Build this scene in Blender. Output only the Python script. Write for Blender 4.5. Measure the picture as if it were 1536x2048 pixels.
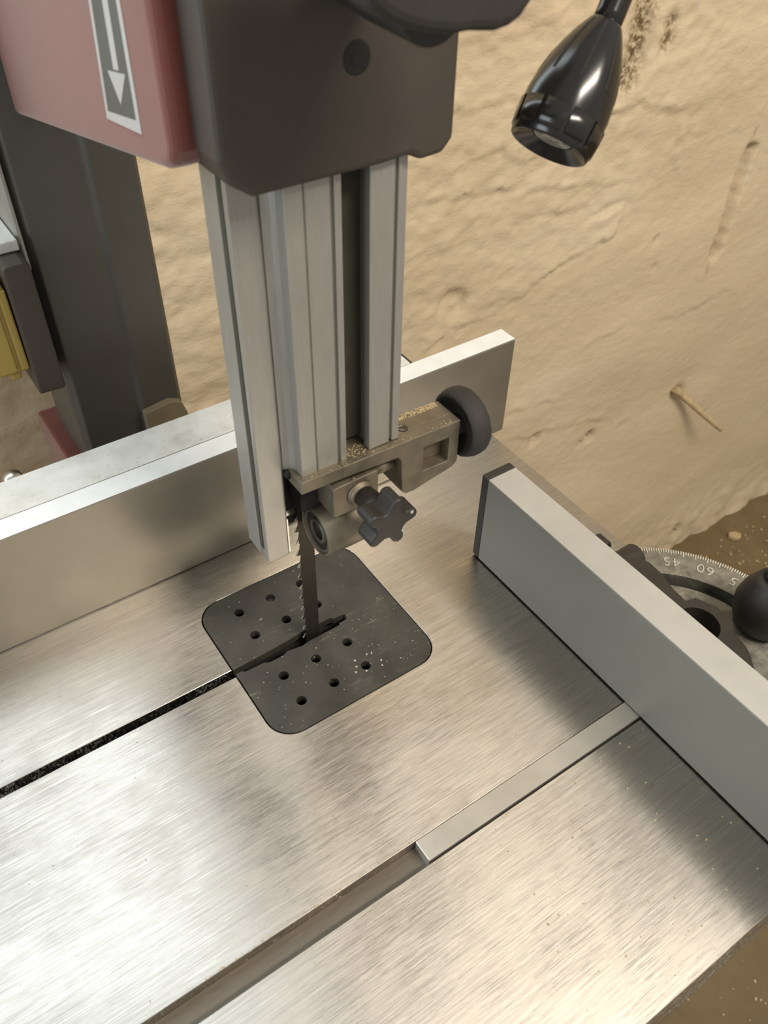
import bpy, bmesh, math, random
from mathutils import Vector, Matrix, noise

random.seed(7)
for o in list(bpy.data.objects):
    bpy.data.objects.remove(o)
scene = bpy.context.scene
COL = scene.collection

# ------------------------------------------------------------------ camera
cam_d = bpy.data.cameras.new('camera')
cam = bpy.data.objects.new('camera', cam_d)
COL.objects.link(cam)
RIGHT = Vector((0.8269452, -0.5620707, 0.0154295))
DOWN = Vector((-0.3823967, -0.5822945, -0.7174300))
FWD = Vector((0.4122309, 0.5873752, -0.6964598))
CAM = Vector((-0.182556, -0.344567, 0.5))
M = Matrix((RIGHT, -DOWN, -FWD)).transposed().to_4x4()
M.translation = CAM
cam.matrix_world = M
cam_d.sensor_fit = 'VERTICAL'
cam_d.sensor_height = 36.0
cam_d.sensor_width = 27.0
cam_d.lens = 1698.5 * 36.0 / 2048.0
cam_d.clip_start = 0.02
cam_d.dof.use_dof = True
cam_d.dof.focus_distance = 0.62
cam_d.dof.aperture_fstop = 14.0
scene.camera = cam

# ------------------------------------------------------------------ world, lights, exposure
world = bpy.data.worlds.new('room_ambient')
scene.world = world
world.use_nodes = True
wb = world.node_tree.nodes['Background']
wb.inputs[0].default_value = (1.0, 0.975, 0.93, 1)
wb.inputs[1].default_value = 0.48

def area(name, loc, target, size, size_y, power, color):
    d = bpy.data.lights.new(name, 'AREA')
    d.shape = 'RECTANGLE'
    d.size = size
    d.size_y = size_y
    d.energy = power
    d.color = color
    o = bpy.data.objects.new(name, d)
    COL.objects.link(o)
    o.location = loc
    o.rotation_euler = (Vector(target) - Vector(loc)).to_track_quat('-Z', 'Y').to_euler()
    return o

# cool daylight through the high basement window in the plaster wall, above the saw and left of it
area('window_light', (-0.87, 0.385, 1.02), (-0.87, -1.0, 1.02), 1.90, 1.1, 27, (0.76, 0.89, 1.0))
# added cool fill from the operator's side, for the faces turned that way
area('side_fill', (-2.4, -0.25, 0.75), (0.0, -0.25, 0.45), 1.2, 1.1, 24, (0.80, 0.91, 1.0))
# warm tube lamp under the ceiling, above the right-hand side of the table
area('warm_tube', (0.55, -1.12, 1.55), (0.60, 0.10, 0.0), 1.0, 0.22, 35, (1.0, 0.905, 0.79))

scene.view_settings.view_transform = 'Standard'
scene.view_settings.look = 'None'
scene.view_settings.gamma = 1.0
scene.view_settings.use_curve_mapping = False
scene.view_settings.exposure = 0.08

# ------------------------------------------------------------------ materials
def lin(c):
    r = []
    for v in c:
        v /= 255.0
        r.append(v / 12.92 if v <= 0.04045 else ((v + 0.055) / 1.055) ** 2.4)
    return (r[0], r[1], r[2], 1.0)

class NT:
    def __init__(s, name):
        s.m = bpy.data.materials.new(name)
        s.m.use_nodes = True
        s.t = s.m.node_tree
        s.b = s.t.nodes['Principled BSDF']
    def n(s, typ, **kw):
        nd = s.t.nodes.new(typ)
        for k, v in kw.items():
            setattr(nd, k, v)
        return nd
    def l(s, a, b):
        s.t.links.new(a, b)
    def coords(s, scale=(1, 1, 1), rot=(0, 0, 0)):
        tc = s.n('ShaderNodeTexCoord')
        mp = s.n('ShaderNodeMapping')
        mp.inputs['Scale'].default_value = scale
        mp.inputs['Rotation'].default_value = rot
        s.l(tc.outputs['Object'], mp.inputs['Vector'])
        return mp.outputs['Vector']
    def noise(s, vec, scale, detail=4, rough=0.55, dist=0.0):
        t = s.n('ShaderNodeTexNoise')
        t.inputs['Scale'].default_value = scale
        t.inputs['Detail'].default_value = detail
        t.inputs['Roughness'].default_value = rough
        t.inputs['Distortion'].default_value = dist
        s.l(vec, t.inputs['Vector'])
        return t.outputs['Fac']
    def ramp(s, fac, stops):
        r = s.n('ShaderNodeValToRGB')
        e = r.color_ramp.elements
        while len(e) < len(stops):
            e.new(0.5)
        for i, (p, c) in enumerate(stops):
            e[i].position = p
            e[i].color = c if len(c) == 4 else (*c, 1)
        s.l(fac, r.inputs['Fac'])
        return r.outputs['Color']
    def mix(s, fac, a, b, mode='MIX'):
        m = s.n('ShaderNodeMix', data_type='RGBA', blend_type=mode)
        if isinstance(fac, float):
            m.inputs[0].default_value = fac
        else:
            s.l(fac, m.inputs[0])
        for sock, v in ((m.inputs[6], a), (m.inputs[7], b)):
            if isinstance(v, tuple):
                sock.default_value = v
            else:
                s.l(v, sock)
        return m.outputs[2]
    def maprange(s, v, a, b, c, d):
        m = s.n('ShaderNodeMapRange')
        for i, x in enumerate((a, b, c, d)):
            m.inputs[i + 1].default_value = x
        s.l(v, m.inputs[0])
        return m.outputs[0]
    def math(s, op, a, b):
        m = s.n('ShaderNodeMath', operation=op)
        for sock, v in ((m.inputs[0], a), (m.inputs[1], b)):
            if isinstance(v, (int, float)):
                sock.default_value = v
            else:
                s.l(v, sock)
        return m.outputs[0]
    def bump(s, h, strength, dist=0.001):
        b = s.n('ShaderNodeBump')
        b.inputs['Strength'].default_value = strength
        b.inputs['Distance'].default_value = dist
        s.l(h, b.inputs['Height'])
        s.l(b.outputs['Normal'], s.b.inputs['Normal'])
        return b

def simple(name, rgb, rough=0.5, metal=0.0, var=0.12, scale=60, bump=0.0, spec=0.5, bscale=900, stretch=(1, 1, 1), coat=0.0):
    """painted / plastic / cast surface: base colour with faint mottling and a fine grain"""
    k = NT(name)
    c = lin(rgb)
    v = k.coords(stretch)
    f = k.noise(v, scale, 5, 0.6)
    lo = tuple(x * (1 - var) for x in c[:3]) + (1,)
    hi = tuple(min(1, x * (1 + var)) for x in c[:3]) + (1,)
    k.l(k.ramp(f, [(0.3, lo), (0.7, hi)]), k.b.inputs['Base Color'])
    k.b.inputs['Metallic'].default_value = metal
    k.l(k.maprange(f, 0.3, 0.7, rough * 0.9, min(1, rough * 1.12)), k.b.inputs['Roughness'])
    k.b.inputs['Specular IOR Level'].default_value = spec
    k.b.inputs['Coat Weight'].default_value = coat
    if bump:
        g = k.noise(v, bscale, 3, 0.6)
        k.bump(g, bump, 0.0006)
    return k.m

def brushed(name, rgb, along='X', rough=0.36, aniso=0.75):
    """brushed steel: streaks run along one axis"""
    k = NT(name)
    s = {'X': (30, 1600, 30), 'Y': (420, 3, 30), 'Z': (420, 420, 3)}[along]
    s2 = {'X': (60, 3600, 30), 'Y': (1500, 9, 30), 'Z': (1500, 1500, 9)}[along]
    v = k.coords(s)
    f = k.noise(v, 1.0, 4, 0.6)
    v2 = k.coords(s2)
    f2 = k.noise(v2, 1.0, 3, 0.7)
    v3 = k.coords((1, 1, 1))
    blot = k.noise(v3, 14, 5, 0.62)
    spk = k.noise(v3, 260, 3, 0.6)
    c = lin(rgb)
    lo = tuple(x * 0.80 for x in c[:3]) + (1,)
    hi = tuple(min(1, x * 1.12) for x in c[:3]) + (1,)
    col = k.ramp(f, [(0.30, lo), (0.68, hi)])
    col = k.mix(k.maprange(blot, 0.52, 0.72, 0.0, 0.28), col, tuple(x * 0.72 for x in c[:3]) + (1,))
    col = k.mix(k.maprange(spk, 0.69, 0.76, 0.0, 0.7), col, lin((85, 78, 66)))
    s3 = {'X': (36, 1700, 30), 'Y': (760, 20, 30), 'Z': (760, 760, 20)}[along]
    scr = k.noise(k.coords(s3), 1.0, 2, 0.5)
    sm = k.math('MULTIPLY', k.maprange(scr, 0.66, 0.74, 0.0, 1.0), k.maprange(k.noise(v3, 9, 3, 0.5), 0.38, 0.6, 0.25, 1.0))
    col = k.mix(k.math('MULTIPLY', sm, 0.55), col, lin((246, 240, 226)))  # pale colour in the scratches also paints their glints
    k.l(col, k.b.inputs['Base Color'])
    k.b.inputs['Metallic'].default_value = 1.0
    r = k.math('ADD', k.maprange(f2, 0.3, 0.7, rough - 0.10, rough + 0.10), k.maprange(blot, 0.4, 0.7, 0.0, 0.10))
    k.l(k.math('SUBTRACT', r, k.math('MULTIPLY', sm, 0.14)), k.b.inputs['Roughness'])
    k.b.inputs['Anisotropic'].default_value = aniso
    t = k.n('ShaderNodeCombineXYZ')
    ax = {'X': (0, 1, 0), 'Y': (1, 0, 0), 'Z': (1, 0, 0)}[along]
    for i in range(3):
        t.inputs[i].default_value = ax[i]
    k.l(t.outputs[0], k.b.inputs['Tangent'])
    h = k.math('ADD', f, k.math('MULTIPLY', f2, 0.8))
    k.bump(h, 0.30, 0.00008)
    return k.m

MAT = {}
MAT['table'] = brushed('brushed_table_steel', (184, 179, 170), 'X', 0.29, 0.93)
MAT['slot_metal'] = simple('shaded_slot_metal', (104, 95, 82), 0.6, 0.4, 0.15, 40, 0.1, stretch=(2, 30, 30))  # darker than the table: shade in the mitre slot put into the colour
MAT['bar'] = simple('ground_bar_steel', (205, 200, 188), 0.42, 0.85, 0.07, 22, 0.05)
MAT['plastic_insert'] = None
MAT['alu'] = simple('extruded_aluminium', (158, 155, 147), 0.42, 0.55, 0.07, 40, 0.06, stretch=(30, 30, 1.5))
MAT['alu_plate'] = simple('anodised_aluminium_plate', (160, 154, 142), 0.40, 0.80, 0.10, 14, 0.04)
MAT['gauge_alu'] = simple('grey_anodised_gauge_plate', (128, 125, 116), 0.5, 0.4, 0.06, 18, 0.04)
MAT['gauge_top'] = simple('lit_gauge_edge', (172, 169, 160), 0.55, 0.2, 0.05, 40, 0.04)  # paler than the gauge plate: light on its top put into the colour
MAT['alu_top'] = simple('lit_aluminium_top', (232, 234, 232), 0.55, 0.25, 0.05, 60, 0.08)  # paler than the fence face: overhead light put into the colour
MAT['cast'] = simple('cast_zinc', (126, 117, 100), 0.52, 0.7, 0.18, 90, 0.35)
MAT['black'] = simple('black_moulded_plastic', (40, 37, 33), 0.5, 0, 0.18, 70, 0.12)
MAT['rubber'] = simple('black_rubber', (42, 39, 35), 0.7, 0, 0.2, 50, 0.2)
MAT['gloss_black'] = simple('glossy_black_plastic', (27, 25, 23), 0.2, 0, 0.08, 40, 0.0)
MAT['deep'] = simple('recess_shade', (24, 22, 18), 0.8, 0, 0.2, 60)  # near-black tone that paints shade into recesses and holes
MAT['groove'] = simple('groove_shade', (62, 60, 48), 0.75, 0.2, 0.2, 60)  # dark tone, shade inside slots and grooves put into the colour
MAT['housing'] = simple('textured_charcoal_paint', (62, 55, 47), 0.55, 0, 0.07, 30, 0.22, bscale=1400)
MAT['column'] = simple('grey_column_paint', (74, 71, 64), 0.45, 0, 0.08, 25, 0.10, bscale=1200)
MAT['red'] = simple('dark_red_paint', (106, 54, 48), 0.42, 0, 0.06, 24, 0.05)
_b = MAT['red'].node_tree.nodes['Principled BSDF']      # dusty sheen, painted in for the pale haze on the red
_b.inputs['Sheen Weight'].default_value = 0.5
_b.inputs['Sheen Tint'].default_value = (1.0, 0.93, 0.88, 1)
_b.inputs['Sheen Roughness'].default_value = 0.4
MAT['yellow'] = simple('yellow_plastic', (158, 135, 66), 0.5, 0, 0.08, 30, 0.05)
MAT['label_dark'] = simple('label_dark_print', (82, 82, 78), 0.5, 0, 0.04, 30)
MAT['label_light'] = simple('label_pale_print', (172, 168, 162), 0.5, 0, 0.04, 30)
MAT['steel'] = simple('bright_steel', (190, 188, 182), 0.28, 1, 0.08, 60)
MAT['bearing'] = simple('worn_bearing_steel', (104, 100, 90), 0.5, 0.5, 0.1, 60)
MAT['blade'] = simple('blade_steel', (66, 62, 54), 0.48, 0.8, 0.15, 60, 0.1, stretch=(1, 1, 8))
MAT['tooth'] = simple('ground_tooth_steel', (170, 166, 152), 0.35, 0.9, 0.1, 60)
MAT['cast_grey'] = simple('grey_sand_casting', (128, 124, 112), 0.6, 0.5, 0.35, 130, 0.7, bscale=700)
MAT['cast_dark'] = simple('dark_casting_paint', (48, 44, 37), 0.5, 0.1, 0.2, 60, 0.2)
MAT['scale_mark'] = simple('raised_scale_metal', (205, 200, 185), 0.5, 0.5, 0.1, 80)
MAT['brown'] = simple('brown_block_wood', (120, 108, 84), 0.75, 0, 0.12, 40, 0.1)
MAT['lens'] = simple('lamp_lens_plastic', (120, 116, 106), 0.15, 0, 0.08, 60)
MAT['sawdust'] = simple('sawdust', (172, 154, 116), 0.9, 0, 0.25, 400)
MAT['stone'] = simple('pale_plaster_chip', (196, 174, 134), 0.9, 0, 0.12, 60, 0.2)
MAT['rust'] = simple('nail_under_paint', (188, 166, 128), 0.8, 0, 0.25, 80, 0.3)

def insert_mat():
    k = NT('worn_black_insert')
    v = k.coords((1, 1, 1))
    v2 = k.coords((14, 90, 20))
    f = k.noise(v, 30, 5, 0.6)
    sc = k.noise(v2, 4, 5, 0.72)
    sp = k.noise(v, 420, 2, 0.5)
    col = k.ramp(f, [(0.3, lin((44, 42, 36))), (0.72, lin((66, 63, 55)))])
    sf = k.math('MULTIPLY', k.maprange(sc, 0.58, 0.76, 0.0, 0.8), k.maprange(f, 0.42, 0.66, 0.0, 1.0))
    col = k.mix(sf, col, lin((134, 126, 108)))
    col = k.mix(k.maprange(sp, 0.735, 0.77, 0, 0.85), col, lin((190, 184, 160)))
    k.l(col, k.b.inputs['Base Color'])
    k.b.inputs['Roughness'].default_value = 0.5
    k.bump(sc, 0.15, 0.0004)
    return k.m
MAT['plastic_insert'] = insert_mat()

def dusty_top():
    k = NT('dusty_lit_aluminium_top')
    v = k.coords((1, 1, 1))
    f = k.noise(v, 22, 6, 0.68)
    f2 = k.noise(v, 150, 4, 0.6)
    col = k.ramp(f, [(0.35, lin((222, 224, 220))), (0.55, lin((206, 207, 200))), (0.70, lin((178, 176, 164)))])  # mottling is dust, the pale ground paints in light from above
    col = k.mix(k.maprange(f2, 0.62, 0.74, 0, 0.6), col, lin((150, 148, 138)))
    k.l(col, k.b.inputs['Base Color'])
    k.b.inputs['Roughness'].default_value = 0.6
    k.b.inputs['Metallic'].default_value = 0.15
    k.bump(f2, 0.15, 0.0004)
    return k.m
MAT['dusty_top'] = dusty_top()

def wall_mat():
    k = NT('old_painted_plaster')
    v = k.coords((1, 1, 1))
    vs = k.coords((1.0, 1.0, 2.2))
    f = k.noise(vs, 3.2, 6, 0.6)
    f2 = k.noise(vs, 40, 7, 0.68, 0.2)
    f3 = k.noise(v, 150, 4, 0.6)
    col = k.ramp(f, [(0.3, lin((204, 185, 153))), (0.55, lin((211, 193, 162))), (0.75, lin((217, 201, 172)))])
    col = k.mix(k.maprange(f2, 0.60, 0.80, 0, 0.35), col, lin((180, 160, 124)))
    # bare, crumbling patch, small dark flecks, shade painted into the holes, stored where they are on the wall
    at = k.n('ShaderNodeAttribute', attribute_name='bare_shade')
    col = k.mix(k.math('MULTIPLY', at.outputs['Fac'], k.maprange(f3, 0.40, 0.58, 0.15, 1.0)), col, lin((104, 84, 54)))
    k.l(col, k.b.inputs['Base Color'])
    k.b.inputs['Roughness'].default_value = 0.8
    k.b.inputs['Specular IOR Level'].default_value = 0.25
    h = k.math('ADD', k.math('MULTIPLY', f2, 1.0), k.math('MULTIPLY', f3, 0.25))
    k.bump(h, 0.5, 0.004)
    return k.m
MAT['wall'] = wall_mat()

def floor_mat():
    k = NT('stained_concrete')
    v = k.coords((1, 1, 1))
    f = k.noise(v, 5, 6, 0.62)
    f2 = k.noise(v, 60, 5, 0.65)
    col = k.ramp(f, [(0.3, lin((100, 84, 56))), (0.55, lin((118, 101, 70))), (0.75, lin((136, 119, 86)))])
    col = k.mix(k.maprange(f2, 0.58, 0.75, 0, 0.5), col, lin((88, 74, 50)))
    k.l(col, k.b.inputs['Base Color'])
    k.b.inputs['Roughness'].default_value = 0.7
    k.bump(f2, 0.3, 0.002)
    return k.m
MAT['floor'] = floor_mat()

# ------------------------------------------------------------------ mesh helpers (all lengths in millimetres)
S = 0.001

class MB:
    """collects shapes in millimetres, builds ONE mesh object"""
    def __init__(s):
        s.bm = bmesh.new()
        s.mi = 0
    def _faces(s, fs, smooth=False):
        for f in fs:
            f.material_index = s.mi
            f.smooth = smooth
    def mat(s, i):
        s.mi = i
        return s
    def box(s, a, b):
        return s.prism([(a[0], a[1]), (b[0], a[1]), (b[0], b[1]), (a[0], b[1])], a[2], b[2])
    def prism(s, pts, lo, hi, axis='z', smooth=False):
        """polygon extruded along an axis: z uses (x,y); y uses (x,z); x uses (y,z)"""
        def P(p, t):
            if axis == 'z':
                return Vector((p[0], p[1], t)) * S
            if axis == 'y':
                return Vector((p[0], t, p[1])) * S
            return Vector((t, p[0], p[1])) * S
        v0 = [s.bm.verts.new(P(p, lo)) for p in pts]
        v1 = [s.bm.verts.new(P(p, hi)) for p in pts]
        n = len(pts)
        fs = [s.bm.faces.new(v0), s.bm.faces.new(v1)]
        s._faces(fs)
        sd = [s.bm.faces.new((v0[i], v0[(i + 1) % n], v1[(i + 1) % n], v1[i])) for i in range(n)]
        s._faces(sd, smooth)
        return s
    def lathe(s, prof, origin, axis, seg=40, cap=True, smooth=True, a0=0.0, a1=None, u=None):
        """profile of (t, r) turned about an axis through origin"""
        ax = Vector(axis).normalized()
        u = ax.orthogonal().normalized() if u is None else u
        w = ax.cross(u)
        o = Vector(origin)
        full = a1 is None
        rng = 2 * math.pi if full else a1 - a0
        m = seg if full else seg + 1
        rings = []
        for t, r in prof:
            ring = []
            for i in range(m):
                a = a0 + rng * i / seg
                ring.append(s.bm.verts.new((o + ax * t + (u * math.cos(a) + w * math.sin(a)) * r) * S))
            rings.append(ring)
        fs = []
        for j in range(len(rings) - 1):
            for i in range(seg):
                i2 = (i + 1) % m
                fs.append(s.bm.faces.new((rings[j][i], rings[j][i2], rings[j + 1][i2], rings[j + 1][i])))
        s._faces(fs, smooth)
        caps = []
        if full and cap:
            if prof[0] != prof[-1]:
                caps = [s.bm.faces.new(rings[0]), s.bm.faces.new(rings[-1])]
        s._faces(caps)
        return s
    def tube(s, path, rad, seg=16, cap=True):
        pts = [Vector(p) for p in path]
        rings = []
        prev = None
        for i, p in enumerate(pts):
            d = (pts[min(i + 1, len(pts) - 1)] - pts[max(i - 1, 0)]).normalized()
            if prev is None:
                u = d.orthogonal().normalized()
            else:
                u = (prev - d * prev.dot(d)).normalized()
            prev = u
            w = d.cross(u)
            r = rad[i] if isinstance(rad, (list, tuple)) else rad
            rings.append([s.bm.verts.new((p + (u * math.cos(2 * math.pi * k / seg) + w * math.sin(2 * math.pi * k / seg)) * r) * S) for k in range(seg)])
        fs = []
        for j in range(len(rings) - 1):
            for i in range(seg):
                i2 = (i + 1) % seg
                fs.append(s.bm.faces.new((rings[j][i], rings[j][i2], rings[j + 1][i2], rings[j + 1][i])))
        s._faces(fs, True)
        if cap:
            s._faces([s.bm.faces.new(rings[0]), s.bm.faces.new(rings[-1])])
        return s
    def mesh(s, me, mat4=None):
        """add an existing mesh (already in metres)"""
        tmp = bmesh.new()
        tmp.from_mesh(me)
        if mat4 is not None:
            bmesh.ops.transform(tmp, matrix=mat4, verts=tmp.verts)
        mp = {v: s.bm.verts.new(v.co) for v in tmp.verts}
        fs = []
        for f in tmp.faces:
            try:
                fs.append(s.bm.faces.new([mp[v] for v in f.verts]))
            except ValueError:
                pass
        s._faces(fs)
        tmp.free()
        return s
    def build(s, name, mats, parent=None, bevel=0.0, seg=2, label=None, kind=None, sharp=35):
        bm = s.bm
        bmesh.ops.recalc_face_normals(bm, faces=bm.faces)
        me = bpy.data.meshes.new(name)
        off = Vector((0, 0, 0))
        if parent is not None:
            off = Vector(parent['_o']) if '_o' in parent else off
        if parent is None:
            lo = Vector((min(v.co[i] for v in bm.verts) for i in range(3)))
            hi = Vector((max(v.co[i] for v in bm.verts) for i in range(3)))
            off = Vector(((lo.x + hi.x) / 2, (lo.y + hi.y) / 2, lo.z))
        bmesh.ops.translate(bm, vec=-off, verts=bm.verts)
        bm.to_mesh(me)
        bm.free()
        o = bpy.data.objects.new(name, me)
        COL.objects.link(o)
        if parent is not None:
            o.parent = parent
        else:
            o.location = off
        o['_o'] = tuple(off)
        for m in (mats if isinstance(mats, (list, tuple)) else [mats]):
            me.materials.append(MAT[m] if isinstance(m, str) else m)
        if bevel:
            b = o.modifiers.new('edge', 'BEVEL')
            b.width = bevel * S
            b.segments = seg
            b.limit_method = 'ANGLE'
            b.angle_limit = math.radians(sharp)
            b.harden_normals = False
        if label:
            o['label'] = label
        if kind:
            o['kind'] = kind
        return o

def thing(name, label, cat, loc, group=None):
    o = bpy.data.objects.new(name, None)
    o.empty_display_size = 0.02
    COL.objects.link(o)
    o.location = Vector(loc) * S
    o['_o'] = tuple(Vector(loc) * S)
    o['label'] = label
    o['category'] = cat
    if group:
        o['group'] = group
    return o

def flat_shape(outlines, thick):
    """flat plate with holes: list of closed outlines in mm, extruded from z=0 down by thick; returns a mesh in metres"""
    cu = bpy.data.curves.new('tmp', 'CURVE')
    cu.dimensions = '2D'
    cu.fill_mode = 'BOTH'
    cu.extrude = thick * S / 2
    for pts in outlines:
        sp = cu.splines.new('POLY')
        sp.points.add(len(pts) - 1)
        for p, q in zip(sp.points, pts):
            p.co = (q[0] * S, q[1] * S, 0, 1)
        sp.use_cyclic_u = True
    ob = bpy.data.objects.new('tmp', cu)
    COL.objects.link(ob)
    dg = bpy.context.evaluated_depsgraph_get()
    me = bpy.data.meshes.new_from_object(ob.evaluated_get(dg))
    bpy.data.objects.remove(ob)
    bpy.data.curves.remove(cu)
    for v in me.vertices:
        v.co.z -= thick * S / 2
    b = bmesh.new()
    b.from_mesh(me)
    bmesh.ops.remove_doubles(b, verts=b.verts, dist=1e-6)
    b.to_mesh(me)
    b.free()
    return me

def circle(cx, cy, r, n=24, a0=0.0):
    return [(cx + r * math.cos(a0 + 2 * math.pi * i / n), cy + r * math.sin(a0 + 2 * math.pi * i / n)) for i in range(n)]

def rrect(x0, y0, x1, y1, r, n=8):
    out = []
    for cx, cy, a in ((x1 - r, y1 - r, 0), (x0 + r, y1 - r, 90), (x0 + r, y0 + r, 180), (x1 - r, y0 + r, 270)):
        for i in range(n + 1):
            t = math.radians(a + 90 * i / n)
            out.append((cx + r * math.cos(t), cy + r * math.sin(t)))
    return out

# ================================================================== SETTING
WY, FZ = 419.0, -950.0        # plaster wall plane, floor height

def seg_d(px, pz, a, b):
    ax, az = a; bx, bz = b
    dx, dz = bx - ax, bz - az
    t = max(0, min(1, ((px - ax) * dx + (pz - az) * dz) / (dx * dx + dz * dz + 1e-9)))
    return math.hypot(px - ax - dx * t, pz - az - dz * t), t

def poly_d(x, z, pts):
    return min(seg_d(x, z, pts[i], pts[i + 1])[0] for i in range(len(pts) - 1))

STEPS = [   # ragged plaster edges: (line, height of the step in mm, falloff below the line)
    ([(395, 170), (444, 166), (484, 162), (509, 167), (540, 160), (600, 170)], 3.2, 26),
    ([(640, 112), (663, 118), (705, 123), (751, 121), (790, 103)], 4.0, 30),
    ([(800, 108), (818, 97), (830, 78), (838, 49), (851, 11)], 3.0, 18),
    ([(370, 72), (439, 68), (501, 60), (560, 50), (603, 43), (660, 30), (727, 18)], 3.6, 34),
    ([(440, 100), (458, 102), (502, 111), (540, 96)], 3.0, 24),
    ([(430, -130), (455, -119), (520, -118), (578, -112), (611, -91), (690, -70), (749, -60), (757, -18), (700, -25)], 4.0, 22),
    ([(580, 10), (640, 0), (720, -6), (770, -20)], 3.0, 30),
    ([(746, -245), (775, -240), (810, -234)], 2.5, 12),
    ([(540, -312), (581, -314), (640, -322), (700, -330)], 2.5, 20),
    ([(620, -380), (700, -400), (800, -420), (900, -470)], 2.5, 24),
    ([(60, 250), (120, 235), (200, 240), (260, 225)], 2.6, 20),
    ([(40, 130), (110, 118), (190, 124)], 2.6, 22),
    ([(90, -20), (150, -30), (220, -26)], 2.4, 18),
    ([(420, 235), (480, 228), (560, 240)], 2.6, 22),
    ([(860, 60), (930, 40), (1000, 46)], 1.6, 26),
    ([(900, -250), (960, -262), (1040, -250)], 2.0, 18),
]
def wall_shape(x, z):
    """returns (relief towards the room in mm, bareness and painted shade 0..1)"""
    n = noise.noise
    h = 9 * n(Vector((x / 420, z / 300, 3.1))) + 4.0 * n(Vector((x / 150, z / 95, 7.7)))
    # rough old coat on the upper left, smoother coat on the lower right
    side = (x - 640) * 0.55 - (z + 80) * 0.8
    rough = 1.0 / (1.0 + math.exp(side / 70.0))
    rough = 0.35 + 0.65 * rough
    h += rough * (1.0 * n(Vector((x / 52, z / 34, 1.3))) + 1.3 * n(Vector((x / 19, z / 14, 4.4))) + 1.1 * n(Vector((x / 9, z / 8, 9.1))))
    r = 1 - abs(n(Vector((x / 90, z / 48, 12.2))))
    h += rough * 1.2 * max(0, r - 0.86) / 0.14
    # ragged layers of old paint and filler
    for fx, fz, fo, fa in ((78, 46, 41.0, 1.7), (40, 26, 47.0, 1.0)):
        e = n(Vector((x / fx, z / fz, fo))) + 0.35 * n(Vector((x / 13, z / 10, fo + 2))) + 0.15 * n(Vector((x / 7, z / 6, fo + 3)))
        e = max(0.0, min(1.0, (e + 0.06) / 0.12))
        h += max(0.0, rough - 0.40) / 0.6 * fa * e * e * (3 - 2 * e)
    bare_shade = 0.0
    wob = 6 * n(Vector((x / 22, z / 22, 5.5)))
    for pts, amp, fall in STEPS:
        if min(p[0] for p in pts) - 60 < x < max(p[0] for p in pts) + 60 and min(p[1] for p in pts) - 70 < z < max(p[1] for p in pts) + 70:
            best = None
            for i in range(len(pts) - 1):
                d, t = seg_d(x + wob * .5, z + wob, pts[i], pts[i + 1])
                if best is None or d < best[0]:
                    (ax, az), (bx, bz) = pts[i], pts[i + 1]
                    sg = (bx - ax) * (z + wob - az) - (bz - az) * (x + wob * .5 - ax)
                    best = (d, sg)
            d, sg = best
            amp = amp * max(0.0, min(1.0, 0.55 + 1.1 * n(Vector((x / 34, z / 34, 17.0)))))
            if sg > 0:
                h += amp * math.exp(-d / fall)
            else:
                h -= 0.6 * amp * math.exp(-d / (fall * 0.35))
                bare_shade = max(bare_shade, 0.06 * amp * math.exp(-d / 3.0))
    # round pocket
    d = math.hypot(x - 455, (z + 82) * 1.15)
    if d < 60:
        up = max(0.0, min(1.0, 0.5 + ((z + 82) + 0.8 * (x - 455)) / 50.0))
        h -= (2.5 + 5.5 * up) * math.exp(-(d / 25) ** 6)
        h += 2.5 * n(Vector((x / 9, z / 9, 21.0))) * math.exp(-(d / 22) ** 4)
        bare_shade = max(bare_shade, 0.5 * up * up * math.exp(-((d - 25) / 4) ** 2))
    # chiselled groove on the right
    d, t = seg_d(x, z, (1008, -158), (1022, 0))
    if d < 40:
        d2 = d + 3 * n(Vector((x / 12, z / 16, 31.0)))
        h -= 24 * math.exp(-(d2 / 12) ** 6)
        if d < 22:
            h += 3 * n(Vector((x / 7, z / 9, 33.0)))
        bare_shade = max(bare_shade, 0.8 * max(0, n(Vector((x / 9, z / 11, 35.0)))) * math.exp(-(d / 12) ** 2))
        lx = x - (1008 + 14 * (z + 158) / 158.0)
        bare_shade = max(bare_shade, 0.75 * math.exp(-((lx + 9) / 3.5) ** 2) * max(0.0, min(1.0, 0.6 + n(Vector((x / 20, z / 26, 37.0))))))  # left edge of the groove painted dark
    # holes
    for hx, hz, rr, dp in ((660, -402, 9, 16), (783, -468, 5, 8), (806, -462, 9, 14), (846, -92, 4, 8), (860, -140, 3, 5), (1030, -452, 14, 10), (1010, -160, 9, 16), (1178, -893, 13, 9)):
        d = math.hypot(x - hx, z - hz)
        if d < 50:
            h -= dp * math.exp(-(d / rr) ** 2)
            bare_shade = max(bare_shade, 1.0 * math.exp(-(d / (rr * 1.0)) ** 2))  # shade inside the holes painted as dark colour
    # crumbling bare patch beside the lamp
    for pts, rr in (([(706, 160), (712, 190), (716, 232), (722, 290)], 20), ([(765, 185), (768, 212)], 10), ([(740, 255), (760, 280)], 14)):
        d = poly_d(x + 6 * n(Vector((x / 9, z / 9, 2))), z, pts)
        if d < 60:
            k = math.exp(-(d / rr) ** 3)
            h += k * (-7 + 5 * n(Vector((x / 7, z / 7, 8.0))))
            bare_shade = max(bare_shade, k)
    # foot of the wall bulges out unevenly
    if z < -760:
        f = (-760 - z) / 190
        h += 16 * f * f * (1 + 0.7 * n(Vector((x / 60, z / 80, 6.0)))) + 5 * f * n(Vector((x / 24, z / 20, 2.2)))
        bare_shade = max(bare_shade, 0.5 * max(0, n(Vector((x / 26, z / 16, 4.2)))) * f)
    return h, bare_shade

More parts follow.
